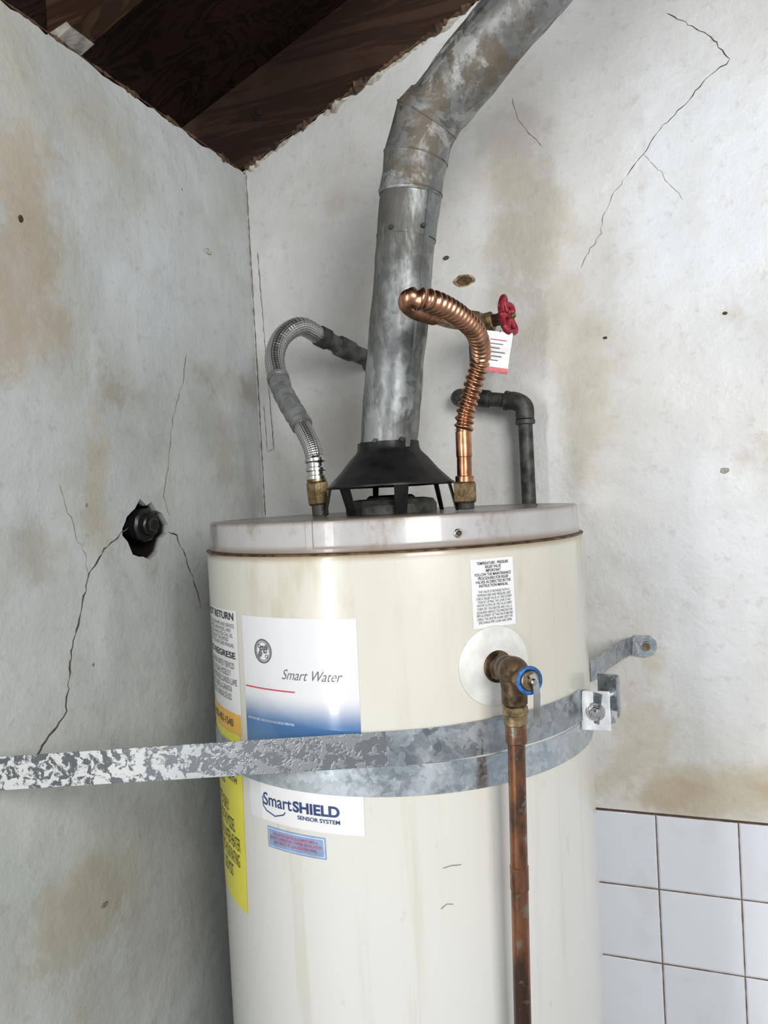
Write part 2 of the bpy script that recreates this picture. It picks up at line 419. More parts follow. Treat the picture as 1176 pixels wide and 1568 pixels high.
def crack(name,pts,plane,w,mat,parent,j=.004):
    P=[]
    for i in range(len(pts)-1):
        a=Vector(pts[i]);b=Vector(pts[i+1]);m=max(2,int((b-a).length/.006))
        for k in range(m):
            p=a.lerp(b,k/m)
            if k or i:p+=Vector((random.uniform(-j,j)*.6,random.uniform(-j,j)*.5))
            P.append(p)
    P.append(Vector(pts[-1]));V=[]
    for i,p in enumerate(P):
        a=P[max(0,i-1)];b=P[min(len(P)-1,i+1)];t=(b-a).normalized();nn=Vector((-t.y,t.x))
        ww=w*.5*random.uniform(.3,1.3)*(1 if 0<i<len(P)-1 else .2)
        for s in (-1,1):
            q=p+nn*ww*s
            V.append((q.x,-.0006,q.y) if plane=='B' else (.0006,q.x,q.y))
    Fc=[(2*i,2*i+2,2*i+3,2*i+1) for i in range(len(P)-1)]
    return obj(name,V,Fc,mat,parent)
mm=lambda L:[(a/1000,b/1000) for a,b in L]
crack('crack',mm([(679,2122),(735,2075),(756,2038),(725,2020),(698,1992),(660,1962),(640,1936),(617,1909)]),'B',.0012,m_crack,wb,.003)
crack('crack',mm([(617,1909),(600,1890),(583,1860),(577,1835),(563,1816),(548,1790)]),'B',.0010,m_crackl,wb,.003)
crack('crack',mm([(640,1936),(665,1900),(690,1862)]),'B',.0005,m_crackl,wb)
crack('crack',mm([(461,2056),(464,2030),(473,2015),(500,1975)]),'B',.0011,m_crackl,wb,.003)
crack('crack',mm([(16,1900),(22,1700),(27,1561)]),'B',.0018,m_crackl,wb,.001)
crack('crack',mm([(27,1565),(14,1560),(12,1640)]),'B',.0012,m_crackl,wb,.001)
crack('corner_joint',mm([(2,2035),(2,1900),(3,1700),(3,1400),(2,1000)]),'B',.0026,m_crackl,wb,.0006)
crack('crack',mm([(-200,1699),(-215,1650),(-241,1600),(-258,1540),(-273,1489),(-262,1462)]),'L',.0013,m_crackl,wl,.003)
crack('crack',mm([(-350,1450),(-396,1426),(-426,1397),(-440,1360),(-459,1317),(-475,1245),(-516,1213),(-530,1190)]),'L',.0023,m_crack,wl,.003)
crack('crack',mm([(-464,1507),(-445,1450),(-430,1421),(-426,1397)]),'L',.0008,m_crackl,wl)
crack('crack',mm([(-268,1440),(-249,1433),(-230,1400),(-209,1354),(-200,1320)]),'L',.0020,m_crack,wl,.003)
def spot(name,c,plane,ry,rz,mat,parent,dep=.0022):
    V=[];
    for k,(s,h) in enumerate([(1,.0004),(.8,dep),(.4,dep*.55)]):
        for i in range(16):
            a=2*math.pi*i/16;j=1+.25*noise.noise(Vector((c[0]*50+math.cos(a)*1.5,c[1]*50+math.sin(a)*1.5,0)))
            u=c[0]+ry*s*j*math.cos(a);v=c[1]+rz*s*j*math.sin(a)
            V.append((u,-h,v) if plane=='B' else (h,u,v))
    Fc=[(k*16+i,k*16+(i+1)%16,(k+1)*16+(i+1)%16,(k+1)*16+i) for k in range(2) for i in range(16)]+[tuple(range(32,48))]
    return autos(fixn(obj(name,V,Fc,mat,parent)),60)
spot('patched_hole_rim',(.372,1.798),'B',.0180,.0095,m_rustp,wb,.0008)
spot('patched_hole',(.373,1.7975),'B',.0135,.0075,m_rust,wb)
spot('anchor_hole',(.346,1.837),'B',.005,.0035,m_crack,wb)
spot('anchor_hole',(.577,1.685),'B',.003,.002,m_crack,wb)
spot('anchor_hole',(.736,1.699),'B',.003,.0025,m_rust,wb)
spot('anchor_hole',(.727,1.484),'B',.006,.004,m_chip,wb)
spot('plaster_blister',(-.128,1.868),'L',.010,.005,m_chip,wl)
spot('anchor_hole',(-.498,1.80),'L',.003,.004,m_rust,wl)
spot('anchor_hole',(-.432,.999),'L',.006,.003,m_crackl,wl)

def slope_box(name,x0,x1,y0,y1,h0,h1,mat,parent=None):
    poly=[(x0,y0,ZB(x0)+h0),(x1,y0,ZB(x1)+h0),(x1,y0,ZB(x1)+h1),(x0,y0,ZB(x0)+h1)]
    return prism(name,poly,(0,y1-y0,0),mat,parent)
cl=slope_box('ceiling',-.35,2.3,-2.6,.12,.140,.160,m_ply)
r1=slope_box('roof_rafter',-.30,2.3,-.006,.034,.0,.139,m_raft)
r2=slope_box('roof_rafter.001',-.035,2.3,-.402,-.364,.018,.139,m_raft2)
r3=slope_box('roof_rafter.002',-.035,2.3,-.808,-.770,.018,.139,m_raft2)
prism('rafter_paint_end',[(-.037,-.403,2.046),(.002,-.403,2.062),(-.004,-.403,2.070),(-.037,-.403,2.062)],(0,.040,0),m_chip,r2)
box('eave_light_block',(-.35,-2.6,1.95),(-.32,.12,2.05),m_dark,cl)  # dark board added to keep sky light out above the left wall
cyl('knot_hole',(.035,-.004,2.125),(.035,-.0075,2.125),.011,m_dark,r1)
cyl('knot_plug',(.038,-.006,2.128),(.038,-.0095,2.128),.006,m_raft,r1)

# ================================================================= WATER HEATER
wh=empty('water_heater')
prof=[(.0,.03),(.215,.03),(.224,.04),(R,.05),(R,1.4145),(.2247,1.4175),(.2235,1.4195),(.2205,1.4205),(.05,1.4205)]
lathe('tank_jacket',prof,m_tank,wh,n=192)
lathe('lid',[(.2208,1.4195),(.2222,1.4215),(.2222,1.4245),(.2212,1.4262),(.2208,1.4275),(.2208,1.4485),(.2200,1.4512),(.2180,1.4525),(.2150,1.4522),(.2100,1.4510),(0.001,1.4510)],m_lid,wh,n=192,wob=.0006)
lathe('jacket_seam',[(.2212,1.4180),(.2256,1.4186),(.2258,1.4200),(.2215,1.4206)],m_brassd,wh,n=192)
lathe('lid_overlap',[(.2208,1.4240),(.2220,1.4245),(.2220,1.4490),(.2208,1.4520)],m_lid,wh,n=6,a0=-2.2,a1=-.4)
for k in range(3):
    a=2*math.pi*k/3;cyl('leg_%d'%(k+1),(TC.x+.17*math.sin(a),TC.y-.17*math.cos(a),0),(TC.x+.17*math.sin(a),TC.y-.17*math.cos(a),.035),.016,m_iron,wh)
q=tp(36.3,1.4335,.2208);qn=(q-Vector((TC.x,TC.y,q.z))).normalized()
cyl('lid_screw',q,q+qn*.003,.0042,m_chrome,wh,n=20);cyl('lid_screw_hex',q,q+qn*.0055,.0028,m_brassd,wh,n=6)

hood=empty('draft_hood')
C=Vector((.3355,-.272,0))
lathe('hood_cone',[(.0375,1.5385),(.0380,1.531),(.0400,1.5265),(.048,1.5185),(.060,1.504),(.0750,1.4895),(.0795,1.4865),(.0795,1.4845),(.0765,1.4845),(.058,1.5025),(.046,1.515),(.0370,1.524)],m_hood,hood,n=72,center=C,wob=.0012)
for k,a in enumerate((-82,-24,30,86,150,215)):
    t=math.radians(a);d=Vector((math.sin(t),-math.cos(t),0));s=Vector((math.cos(t),math.sin(t),0))
    w=.0040 if abs(a)>60 else .0085
    top=C+d*.0775+Vector((0,0,1.487));bot=C+d*(.086 if abs(a)>60 else .066)+Vector((0,0,1.4515))
    V=[top-s*w,top+s*w,bot+s*w*.8,bot-s*w*.8]+[p-d*.0016 for p in (top-s*w,top+s*w,bot+s*w*.8,bot-s*w*.8)]
    fixn(obj('hood_leg_%d'%(k+1),V,[(0,1,2,3),(7,6,5,4),(0,4,5,1),(1,5,6,2),(2,6,7,3),(3,7,4,0)],m_hood,hood))
lathe('flue_collar',[(.056,1.4515),(.056,1.462),(.052,1.468),(.040,1.470),(.037,1.4665),(.037,1.4515)],m_iron,hood,n=64,center=C)
lathe('flue_baffle',[(.001,1.474),(.026,1.474),(.030,1.471),(.030,1.4515)],m_hood,hood,n=48,center=C)

# labels
lab=empty('labels');lab.parent=wh
patch('pressure_label',38.8,51.0,1.341,1.407,.0003,m_wht,lab)
tank_text('pressure_heading','TEMPERATURE - PRESSURE\nRELIEF VALVE\nIMPORTANT\nFOLLOW THE MAINTENANCE\nPROCEDURES FOR RELIEF\nVALVES AS DIRECTED IN THE\nINSTRUCTION MANUAL',39.8,50.1,1.380,1.4045,m_ink,lab,align='CENTER',bold=.01)
tank_text('pressure_text','THIS VALVE IS PROVIDED WITH A\nTEMPERATURE AND PRESSURE LIMIT\nCHECK RELIEF VALVE AT ONCE EVERY\nYEAR BY LIFTING THE LEVER. IF NO\nWATER FLOWS OR THE VALVE DRIPS\nTURN OFF THE HEATER AND CALL A\nQUALIFIED SERVICE TECHNICIAN FOR\nREPLACEMENT OF THIS VALVE BEFORE\nUSING THE HEATER AGAIN. KEEP THE\nDISCHARGE PIPE CLEAR AND OPEN',39.8,50.1,1.345,1.377,m_inkg,lab,align='CENTER')
patch('brand_label',-26.0,9.6,1.150,1.358,.0003,m_grad,lab,tt=(-25.3,10.2))
tank_text('brand_name','Smart Water',-11.0,6.0,1.2975,1.3075,m_inkg,lab,shear=.45,bold=-.006)
patch('red_rule',-25.0,-7.3,1.2848,1.2862,.0006,m_inkr,lab)
def ring_on(name,th,z,r0,r1,mat,off=.0008):
    V=[];k=48
    for r in (r0,r1):
        for i in range(k):
            a=2*math.pi*i/k;V.append(tp(th+math.degrees(r*math.cos(a)/R),z+r*math.sin(a),R+off))
    return obj(name,V,[(i,(i+1)%k,k+(i+1)%k,k+i) for i in range(k)],mat,lab)
ring_on('monogram_ring',-17.2,1.3235,.0106,.0123,m_inkg)
ring_on('monogram_inner_ring',-17.2,1.3235,.0090,.0097,m_inkg)
tank_text('monogram','ge',-19.0,-15.4,1.318,1.329,m_inkg,lab,shear=.4,bold=.02)
for k,a in enumerate((45,135,225,315)):
    t=math.radians(a);ring_on('monogram_scroll_%d'%k,-17.2+math.degrees(.0070*math.cos(t)/R),1.3235+.0070*math.sin(t),.0013,.0020,m_inkg)
patch('sensor_panel',-21.0,9.5,1.151,1.1885,.0005,m_wht,lab)
tank_text('sensor_name_light','Smart',-20.0,-10.2,1.1665,1.1795,m_inkb,lab,off=.0010,bold=.01)
tank_text('sensor_name_bold','SHIELD',-9.8,3.4,1.1665,1.1775,m_inkb,lab,bold=.035,off=.0010)
tank_text('sensor_sub','SENSOR SYSTEM',-8.5,3.4,1.1600,1.1640,m_inkb,lab,bold=.02,off=.0010)
def stroke(name,P,w,mat):
    V=[];
    for i,p in enumerate(P):
        a=Vector(P[max(0,i-1)]);b=Vector(P[min(len(P)-1,i+1)]);t=(b-a).normalized();nn=Vector((-t.y,t.x))*w*.5
        for s in (-1,1):
            q=Vector(p)+nn*s;V.append(tp(math.degrees(q.x/R),q.y,R+.0010))
    obj(name,V,[(2*i,2*i+2,2*i+3,2*i+1) for i in range(len(P)-1)],mat,lab)
d2=lambda a:math.radians(a)*R
stroke('shield_mark',[(d2(-20.3),1.175),(d2(-20.2),1.165),(d2(-19),1.161),(d2(-16),1.1575),(d2(-13),1.161),(d2(-12.4),1.164)],.0012,m_inkb)
stroke('scuff_mark',[(d2(28.0),1.1175),(d2(30),1.1190),(d2(32.5),1.1185)],.0008,m_crackl)
stroke('scuff_mark',[(d2(27.0),1.0790),(d2(28.5),1.0830),(d2(30),1.0820)],.0007,m_crackl)
tank_text('label_caption','IMPORTANT SAFETY INFORMATION READ BEFORE OPERATING',-24.5,-8,1.2520,1.2545,m_inkw,lab)
patch('blue_sticker',-19.2,-.8,1.124,1.1455,.0003,m_sbl,lab)
patch('blue_sticker_border',-18.8,-1.2,1.1256,1.1439,.0005,m_inkw,lab)
patch('blue_sticker_field',-18.6,-1.4,1.1262,1.1433,.0007,m_sbl,lab)
tank_text('blue_sticker_text','THIS WATER HEATER IS EQUIPPED WITH A\nSEALED COMBUSTION CHAMBER INSTALLATION\nAND SERVICE BY QUALIFIED PERSONNEL',-18.2,-2,1.129,1.141,m_inkr,lab,align='CENTER',off=.0010)
patch('return_label',-62,-28.3,1.229,1.361,.0003,m_wht,lab,tt=(-62,-27.9))
tank_text('return_heading','DO NOT RETURN',-60,-29.5,1.3505,1.3585,m_ink,lab,bold=.02)
tank_text('return_text','TO THE STORE. CALL FOR PARTS AND SERVICE\nOR FOR MISSING PIECES. HAVE MODEL AND\nSERIAL NUMBER READY WHEN YOU CALL US.\nFOR INFORMATION ABOUT THE LIMITED\nWARRANTY SEE THE USE AND CARE MANUAL',-60,-29.5,1.3215,1.3465,m_inkg,lab)
tank_text('return_heading_es','NO LO REGRESE',-60,-29.5,1.3095,1.3165,m_ink,lab,bold=.02)
tank_text('return_text_es','A LA TIENDA. LLAME PARA PARTES Y SERVICIO\nO SI FALTAN PIEZAS. TENGA EL MODELO Y\nNUMERO DE SERIE DISPONIBLE CUANDO LLAME\nPARA INFORMACION SOBRE LA GARANTIA\nLIMITADA CONSULTE EL MANUAL DE USO',-60,-29.5,1.264,1.305,m_inkg,lab)
patch('orange_band',-62,-28.5,1.229,1.251,.0005,m_org,lab)
tank_text('orange_text','1-800-482-1540',-52,-33,1.236,1.244,m_ink,lab,off=.0010)
patch('yellow_label',-64,-30.8,1.038,1.2285,.0003,m_yel,lab,tt=(-64,-29.3))
tank_text('yellow_heading','ENERGY GUIDE\nCOMPARE ONLY WITH\nOTHER LABELS',-60,-33,1.165,1.190,m_ink,lab,bold=.01)
tank_text('yellow_text','THE ESTIMATED YEARLY\nENERGY USE OF THIS MODEL\nGAS - NATURAL WATER HEATER\nCAPACITY FIRST HOUR RATING\nUSES LEAST     USES MOST',-60,-33,1.065,1.150,m_ink,lab)

# ================================================================= RELIEF VALVE + DRAIN PIPE
rv=empty('relief_valve');rv.parent=wh
cth=44.2;cz=1.3035;V=[];kk=48
radii=[(.0,.0050),(.016,.0050),(.019,.0048),(.034,.0030),(.0385,.0016),(.0390,.0002)]
for (r,h) in radii:
    for i in range(kk):
        a=2*math.pi*i/kk;V.append(tp(cth+math.degrees(r*math.cos(a)/R),cz+r*math.sin(a),R+h))
o=obj('escutcheon',V,[(j*kk+i,j*kk+(i+1)%kk,(j+1)*kk+(i+1)%kk,(j+1)*kk+i) for j in range(len(radii)-1) for i in range(kk)],m_esc,rv);autos(fixn(o),50)
t=math.radians(cth);nv=Vector((math.sin(t),-math.cos(t),0));P0=tp(cth,cz)
PX,PY=.5185,-.468
cyl('inlet_hole_ring',P0+nv*.004,P0+nv*.007,.0155,m_brassd,rv)
cyl('valve_inlet',P0+nv*.003,P0+nv*.020,.0115,m_brassd,rv)
cyl('valve_hex',P0+nv*.010,P0+nv*.022,.0140,m_brassd,rv,n=6,bev=.0015)
B=Vector((PX,PY,cz+.002))
tube('valve_body',catmull([P0+nv*.015,B+Vector((-.004,.003,.002)),Vector((PX,PY,cz-.010)),Vector((PX,PY,cz-.026))],.003),.0118,m_brassd,rv)
sphere('valve_bonnet',B+Vector((0,0,.001)),.0145,m_brassd,rv,(1,1,.95))
cd=Vector((.62,-.78,.05)).normalized();cc=B+Vector((.006,-.004,-.003))
cyl('bonnet_neck',cc,cc+cd*.018,.0100,m_brass,rv)
cyl('test_cap',cc+cd*.016,cc+cd*.0225,.0088,m_brass,rv,n=24)
s1=cd.cross(Vector((0,0,1))).normalized();s2_=s1.cross(cd)
ringp=[cc+cd*.0195+(s1*math.cos(a)+s2_*math.sin(a))*.0108 for a in [2*math.pi*i/36 for i in range(37)]]
tube('blue_ring',ringp,.0020,m_blue,rv,n=10,caps=False)
ribbon('test_lever',[cc+cd*.024+Vector((0,0,.006)),cc+cd*.026+Vector((.002,0,.0)),cc+cd*.024+Vector((.004,0,-.012)),cc+cd*.018+Vector((.006,0,-.028)),cc+cd*.016+Vector((.006,0,-.040))],.0030,s1,m_chrome,rv,.0014)
cyl('lever_pin',cc+cd*.022,cc+cd*.030,.003,m_chrome,rv,n=16)
dp=empty('drain_pipe')
cyl('adapter_nut',(PX,PY,1.2765),(PX,PY,1.2665),.0120,m_brass,dp,n=8,bev=.0015)
cyl('adapter_body',(PX,PY,1.268),(PX,PY,1.258),.0110,m_brass,dp)
cyl('solder_cup',(PX,PY,1.259),(PX,PY,1.241),.0098,m_acop,dp)
pz=lambda z:(PX-(1.25-z)*.027,PY,z)
cyl('copper_drop',pz(1.25),pz(.12),.0080,m_acop,dp,n=32)
cyl('coupling',pz(1.105),pz(1.128),.0086,m_acop,dp,n=32)

# ================================================================= STRAPS
s_1=empty('seismic_strap')
P=[]
end=Vector((.004,-.6015,1.2175));t16=tp(16,1.2345,R+.0022)
for i in range(60): P.append(end.lerp(t16,i/60))
for i in range(61):
    th=16+(76-16)*i/60;P.append(tp(th,1.2345+.0035*min(1,i/30),R+.0022))
ribbon('strap_band',P[0:61],.0165,(0,0,1),m_frost,s_1,.0013)
lastp=P[60:]
p76=lastp[-1]
lastp+= [p76+Vector((.0015,.004,0)),p76+Vector((.005,.0065,0)),p76+Vector((.010,.0065,-.001)),p76+Vector((.016,.0045,-.002)),p76+Vector((.022,.002,-.003))]
ribbon('strap_band_wrap',lastp,.0165,(0,0,1),m_strap,s_1,.0013)
box('anchor_tab',(.0005,-.64,1.2010),(.0025,-.598,1.2340),m_frost,s_1)
cyl('anchor_screw',(.002,-.625,1.2175),(.008,-.625,1.2175),.006,m_chrome,s_1,n=6)
s_2=empty('seismic_strap.001')
P=[tp(-170+265*i/160,1.2035,R+.0009) for i in range(161)]
e=P[-1];P+=[e+Vector((.004,.01,0)),e+Vector((.012,.014,.003)),e+Vector((.02,.016,.006))]
ribbon('strap_band',P,.0150,(0,0,1),m_strap2,s_2,.0011)
br=empty('strap_bracket')
box('clamp_plate',(.5585,-.3225,1.2110),(.5890,-.3190,1.2535),m_white_steel,br,.0012)
cyl('clamp_washer',(.574,-.3225,1.232),(.574,-.3245,1.232),.0100,m_chrome,br)
cyl('clamp_bolt',(.574,-.3245,1.232),(.574,-.3300,1.232),.0070,m_chrome,br,n=6,bev=.001)
cyl('bolt_tip',(.574,-.3300,1.232),(.574,-.3340,1.232),.0036,m_chrome,br,n=16)
cyl('clamp_bolt_shank',(.574,-.31,1.232),(.574,-.27,1.232),.0040,m_chrome,br,n=16)
ribbon('rear_flange',[(.572,-.270,1.240),(.590,-.2725,1.240),(.5945,-.2745,1.240),(.5955,-.281,1.240),(.5950,-.298,1.240)],.0205,(0,0,1),m_strap,br,.0020)
ribbon('anchor_arm',[tp(104,1.250,R+.003),(.5640,-.200,1.250),(.5720,-.13,1.247),(.5850,-.05,1.243),(.5900,-.014,1.240),(.5945,-.005,1.239),(.604,-.0035,1.238)],.0125,(0,0,1),m_strap,br,.0020)
V=[(.590,-.0015,1.226),(.612,-.0015,1.223),(.624,-.0015,1.227),(.6285,-.0015,1.2375),(.627,-.0015,1.247),(.619,-.0015,1.254),(.598,-.0015,1.2545),(.590,-.0015,1.249)]
prism('anchor_plate',V,(0,-.0025,0),m_strap2,br)
cyl('lag_washer',(.614,-.004,1.239),(.614,-.006,1.239),.0075,m_chrome,br)
cyl('lag_bolt',(.614,-.006,1.239),(.614,-.0115,1.239),.0055,m_brass,br,n=6,bev=.001)

# ================================================================= VENT PIPE
vp=empty('vent_pipe')
v0=Vector((.3352,-.272,1.5315));v1=Vector((.3815,-.274,1.833));v2=Vector((.3905,-.2745,1.873));v3=Vector((.4075,-.276,1.915))
vd=Vector((.131,-.030,.0885)).normalized();v4=v3+vd*.9
rv_=.0358
a=v0.lerp(v1,.83);dl=(v1-v0).normalized()
def dent(amp,seed):
    return lambda s,p:amp*(noise.noise(Vector((s*22+seed,math.cos(p)*1.3,math.sin(p)*1.3)))+.35*noise.noise(Vector((s*60+seed,math.cos(p)*3,math.sin(p)*3))))
def longtube(name,p,q,r,mat,amp,seed,flare=0):
    m=max(6,int((q-p).length/.005));P=[p.lerp(q,i/m) for i in range(m+1)];f=dent(amp,seed)
    return tube(name,P,lambda s,ph:r+f(s,ph)+(flare if s<.006 else 0),mat,vp,n=64,ang=60)
longtube('vent_lower',v0,a,rv_-.0004,m_vent,.0021,3)
longtube('vent_sleeve',a-dl*.002,v1,rv_+.0009,m_vent,.0020,9)
def bead(name,c,d,r):
    d=Vector(d).normalized();u=d.orthogonal().normalized();w=d.cross(u)
    P=[Vector(c)+(u*math.cos(t)+w*math.sin(t))*(r+.0010*noise.noise(Vector((math.cos(t)*2,math.sin(t)*2,r*99)))) for t in [2*math.pi*i/64 for i in range(65)]]
    tube(name,P,.0011,m_elb,vp,n=8,caps=False)
tube('elbow_gores',[v1-dl*.004,v1,v1.lerp(v2,.5),v2,v2.lerp(v3,.5)+Vector((-.0008,0,0)),v3,v3+vd*.014],[rv_+.0016,rv_+.0022,rv_+.0010,rv_+.0030,rv_+.0018,rv_+.0044,rv_+.0022],m_elb,vp,n=64,ang=9)
bead('bead_1',v1,v1-v0,rv_+.0022);bead('bead_2',v2,(v2-v1).normalized()+(v3-v2).normalized(),rv_+.0030)
bead('bead_3',v3,(v3-v2).normalized()+vd,rv_+.0044)
longtube('vent_upper',v3+vd*.008,v4,rv_+.0006,m_elb,.0028,21,.0012)
for (p,q,sd,nm) in ((v0,v1,Vector((.85,-.52,0)),'lock_seam_lower'),(v3+vd*.02,v4,Vector((-.05,-.9,.42)),'lock_seam_upper')):
    d=(q-p).normalized();sd=(sd-d*sd.dot(d)).normalized();rr=rv_+.0009
    s=d.cross(sd)
    V=[]
    for pt in (p+d*.004,q-d*.002):
        V+=[pt+sd*(rr-.003)-s*.004,pt+sd*(rr+.0016)-s*.003,pt+sd*(rr+.0016)+s*.003,pt+sd*(rr-.003)+s*.004]
    fixn(obj(nm,V,[(i,i+1,i+5,i+4) for i in range(3)]+[(0,1,2,3),(7,6,5,4)],m_vent,vp))
for k,(zf,an) in enumerate(((.025,20),(.025,-30),(.84,25),(.84,-35))):
    p=v0.lerp(v1,zf);t=math.radians(an+25);dd=Vector((math.sin(t),-math.cos(t),0))
    cyl('vent_screw_%d'%k,p+dd*(rv_-.001),p+dd*(rv_+.0035),.0030,m_iron,vp,n=6,bev=.0006)

# ================================================================= BRAIDED HOSE (left)
fh=empty('flexible_water_hose')
hp=[(.238,-.27,1.4520),(.2365,-.27,1.475),(.235,-.27,1.499),(.231,-.268,1.536),(.209,-.255,1.573),(.174,-.23,1.617),(.154,-.21,1.648),(.141,-.19,1.680),(.142,-.165,1.712),(.157,-.135,1.730),(.173,-.10,1.719),(.196,-.06,1.7036),(.211,-.02,1.695),(.217,-.002,1.692)]
H=catmull(hp,.0015)
def near(p):
    p=Vector(p);return min(range(len(H)),key=lambda i:(H[i]-p).length)
def part(name,i0,i1,r,mat): return tube(name,H[i0:i1+1],r,mat,fh)
i1=near(hp[2]);i2=near((.2325,-.269,1.528));i3=near((.211,-.2555,1.571));i4=near((.158,-.213,1.642))
cyl('nipple',hp[0],hp[1],.0105,m_iron,fh)
cyl('hex_nut',(.2368,-.27,1.4660),(.2352,-.27,1.4960),.0145,m_brass,fh,n=6,bev=.002)
cyl('nut_collar',(.2352,-.27,1.495),(.2345,-.27,1.502),.0125,m_brass,fh)
part('ferrule',i1,i2,lambda s,p:.0115+(.0016 if (s%.011)<.005 else 0),m_chrome)
part('braid_lower',i2,i3,.0118,m_braid)
part('tape_wrap',i3,i4,lambda s,p:.0138+.0010*noise.noise(Vector((s*120,math.cos(p),math.sin(p))))+(.0009 if (s%.02)<.01 else 0),m_tape)
i5=near((.171,-.103,1.720));part('braid_upper',i4,i5,lambda s,p:.0138+.0003*math.sin(2*math.pi*s/.006),m_braid)
cyl('band_clamp',H[i4-2],H[i4+3],.0155,m_tape,fh)
part('upper_ferrule',i5-1,i5+10,.0158,m_iron)
part('pipe_tail',i5+8,len(H)-1,lambda s,p:.0130+(.0030 if .022<s<.05 else 0)+.0006*noise.noise(Vector((s*90,math.cos(p),math.sin(p)))),m_rub)
cyl('flange',(.216,-.004,1.6922),(.217,.002,1.692),.021,m_rub,fh)

# ================================================================= CORRUGATED COPPER
cf=empty('corrugated_copper_connector')
cyl('nipple',(.429,-.27,1.4520),(.4292,-.27,1.466),.0105,m_iron,cf)
cyl('hex_nut',(.4290,-.27,1.4600),(.4294,-.27,1.4850),.0150,m_brass,cf,n=6,bev=.002)
cyl('nut_collar',(.4293,-.27,1.484),(.4296,-.27,1.492),.0110,m_copper,cf)
cyl('straight_tube',(.4295,-.27,1.488),(.4315,-.27,1.552),.0088,m_copper,cf)
cyl('sleeve',(.4303,-.27,1.514),(.4308,-.27,1.545),.0094,m_copper,cf)
K=catmull([(.4312,-.27,1.545),(.4345,-.27,1.565),(.447,-.275,1.597),(.4605,-.287,1.627),(.466,-.325,1.646),(.461,-.37,1.656),(.453,-.405,1.661),(.4440,-.428,1.663),(.432,-.437,1.664),(.4225,-.422,1.665),(.4185,-.385,1.667),(.420,-.33,1.672)],.0009)
tube('corrugated_tube',K,lambda s,p:.0102+.0016*math.sin(2*math.pi*s/.0080+p),m_cor,cf,n=28,ang=80)
K2=catmull([(.419,-.34,1.671),(.424,-.28,1.675),(.425,-.22,1.684),(.418,-.165,1.697),(.413,-.125,1.706)],.003)
tube('tube_tail',K2,.0090,m_brass,cf)

# ================================================================= GATE VALVE
gv=empty('gate_valve')
vb=Vector((.412,-.088,1.708))
cyl('supply_nipple',(.410,.002,1.704),(.411,-.055,1.706),.0115,m_iron,gv)
cyl('supply_elbow',(.398,-.040,1.690),(.398,-.040,1.650),.0125,m_iron,gv)
cyl('inlet_hex',(.411,-.050,1.706),(.4117,-.068,1.707),.0165,m_brass,gv,n=6,bev=.0015)
sphere('valve_body',vb,.0175,m_brass,gv,(1,1.15,1))
cyl('outlet_hex',(.4122,-.105,1.7075),(.4128,-.128,1.7065),.0155,m_brass,gv,n=6,bev=.0015)
ax=Vector((.96,-.14,.10)).normalized()
cyl('bonnet',vb+ax*.010,vb+ax*.024,.0135,m_brass,gv,n=6,bev=.0015)
cyl('packing_nut',vb+ax*.022,vb+ax*.034,.0085,m_brassd,gv,n=6,bev=.001)
cyl('stem',vb+ax*.03,vb+ax*.056,.0036,m_brass,gv,n=16)
wc=vb+ax*.044;e1=ax.cross(Vector((0,0,1))).normalized();e2=e1.cross(ax)
rim=[]
NN=96
for i in range(NN+1):
    a=2*math.pi*i/NN;rr=.0240+.0030*math.cos(5*a);rim.append(wc+(e1*math.cos(a)+e2*math.sin(a))*rr+ax*(.0015*math.cos(5*a)))
tube('handwheel_rim',rim,.0044,m_red,gv,n=14,caps=False)
cyl('handwheel_hub',wc-ax*.006,wc+ax*.005,.0075,m_red,gv)
for k in range(5):
    a=2*math.pi*k/5;tube('spoke_%d'%(k+1),[wc+ax*.001,wc+(e1*math.cos(a)+e2*math.sin(a))*.025],[.0042,.0032],m_red,gv,n=10)
cyl('handwheel_nut',wc+ax*.004,wc+ax*.0095,.0042,m_brass,gv,n=6)
tg=empty('valve_tag');tg.parent=gv
c0=Vector((.4425,-.112,1.664));rt=Vector((.90,.34,-.18)).normalized();up=Vector((-.10,-.05,1)).normalized();up=(up-rt*up.dot(rt)).normalized()
fr=rt.cross(up)
def tagquad(nm,x0,x1,y0,y1,o,mat):
    V=[c0+rt*x+up*y+fr*(o+.0015*math.sin(y*90)) for y in [y0+(y1-y0)*k/6 for k in range(7)] for x in (x0,x1)]
    ob=obj(nm,V,[(2*k,2*k+1,2*k+3,2*k+2) for k in range(6)],mat,tg);md=ob.modifiers.new('t','SOLIDIFY');md.thickness=.0004;md.offset=0
tagquad('tag_card',-.018,.018,-.030,.026,0,m_wht)
for k in range(6): tagquad('tag_print_%d'%k,-.012,.011-(k%3)*.004,.014-k*.0055,.0155-k*.0055,.0005,m_inkr if k==0 else m_inkg)
tagquad('tag_red_band',-.018,.018,-.030,-.022,.0006,m_red)
tube('tag_wire',catmull([c0+up*.024,c0+up*.032+Vector((.002,-.004,0)),vb+ax*.030+Vector((0,-.006,.004))],.003),.0006,m_chrome,tg,n=8)

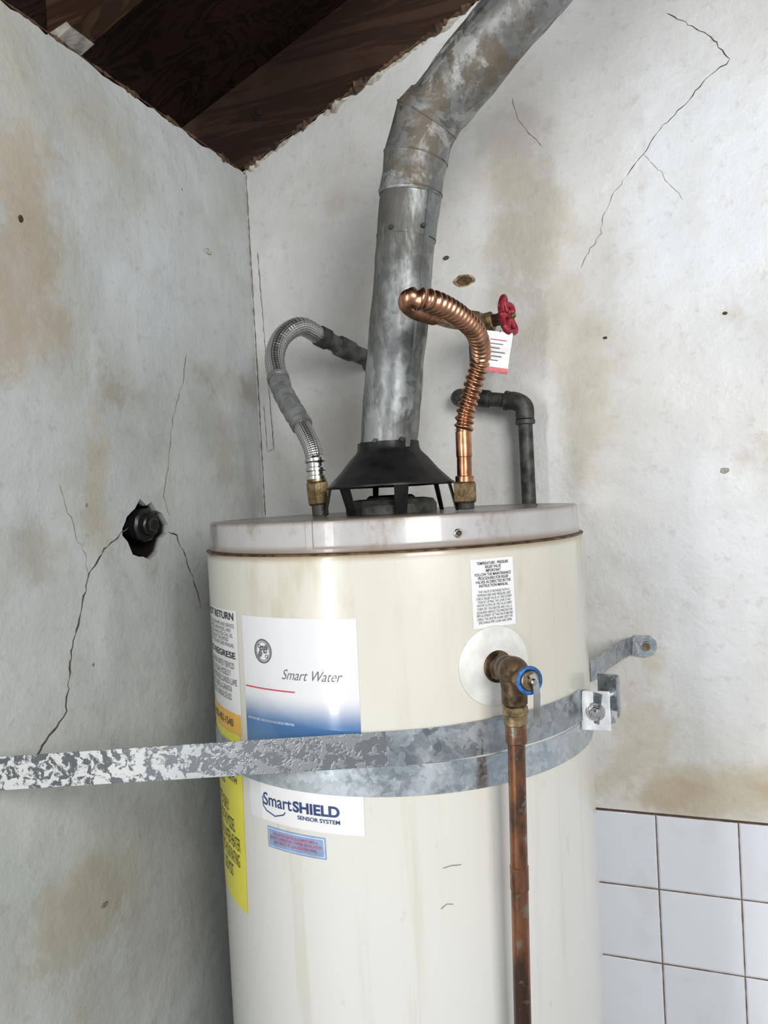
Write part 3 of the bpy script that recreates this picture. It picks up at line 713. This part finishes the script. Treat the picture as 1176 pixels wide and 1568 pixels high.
# ================================================================= GAS PIPE
gp=empty('gas_pipe')
tube('pipe_run',[(.372,-.036,1.6155),(.452,-.040,1.6010)],.0106,m_iron,gp)
cyl('pipe_collar',(.392,-.037,1.612),(.412,-.038,1.6085),.0130,m_iron,gp)
tube('elbow',catmull([(.436,-.039,1.604),(.452,-.040,1.6008),(.4625,-.040,1.592),(.4630,-.040,1.575)],.002),.0134,m_iron,gp)
cyl('elbow_band_h',(.434,-.039,1.6045),(.440,-.039,1.6033),.0144,m_iron,gp)
cyl('elbow_band_v',(.4630,-.040,1.574),(.4630,-.040,1.567),.0144,m_iron,gp)
cyl('pipe_drop',(.4630,-.040,1.574),(.461,-.040,.0),.0104,m_iron,gp)
tube('pipe_turn',catmull([(.376,-.036,1.6148),(.366,-.032,1.6165),(.360,-.018,1.617),(.359,.001,1.617)],.002),.0125,m_iron,gp)

# ================================================================= STUB IN LEFT WALL
ps=empty('drain_stub')
cyl('stub_pipe',(-.06,-.312,1.455),(-.004,-.314,1.452),.0195,m_black,ps)
cyl('stub_hub',(-.012,-.314,1.452),(.004,-.315,1.451),.0230,m_black,ps,n=10,bev=.003)
cyl('stub_collar',(.003,-.315,1.452),(.012,-.316,1.4515),.0150,m_black,ps,n=8,bev=.002)
cyl('stub_bore_ring',(.011,-.316,1.4515),(.016,-.316,1.4513),.0105,m_iron,ps,n=6)
cyl('stub_bore',(.0155,-.316,1.4513),(.0165,-.316,1.4513),.0068,m_dark,ps)

# ================================================================= LIGHT, WORLD, CAMERA
w=bpy.data.worlds.new('World');scene.world=w;w.use_nodes=True
bg=w.node_tree.nodes['Background'];bg.inputs[0].default_value=(.90,.945,1,1);bg.inputs[1].default_value=.54
def area(name,loc,target,sx,sy,power,col):
    ld=bpy.data.lights.new(name,'AREA');ld.shape='RECTANGLE';ld.size=sx;ld.size_y=sy;ld.energy=power;ld.color=col
    o=bpy.data.objects.new(name,ld);scene.collection.objects.link(o);o.location=loc
    o.rotation_euler=(Vector(target)-Vector(loc)).to_track_quat('-Z','Y').to_euler();return o
area('doorway_daylight',(1.70,-2.1,2.05),(.35,-.2,1.4),.80,.95,40,(1,.99,.965))
area('side_daylight',(-.16,-2.0,1.55),(.35,-.5,1.35),.15,1.5,16,(1,1,1))  # narrow strip source behind left, gives the tank its vertical highlight
scene.view_settings.view_transform='Standard'
scene.view_settings.look='None'
a=math.radians(21);pitch=math.radians(1.0);roll=math.radians(3.0)
F0=Vector((-math.sin(a),math.cos(a),0));R0=Vector((math.cos(a),math.sin(a),0));U0=Vector((0,0,1))
F=(F0*math.cos(pitch)-U0*math.sin(pitch)).normalized();U1=(U0*math.cos(pitch)+F0*math.sin(pitch)).normalized()
Rr=R0*math.cos(roll)-U1*math.sin(roll);Uu=U1*math.cos(roll)+R0*math.sin(roll)
cd_=bpy.data.cameras.new('camera');co=bpy.data.objects.new('camera',cd_);scene.collection.objects.link(co)
M=Matrix((Rr,Uu,-F)).transposed().to_4x4();M.translation=Vector((.666,-1.159,1.47));co.matrix_world=M
cd_.sensor_fit='VERTICAL';cd_.sensor_height=24;cd_.lens=24*1660/2212;cd_.clip_start=.01
scene.camera=co
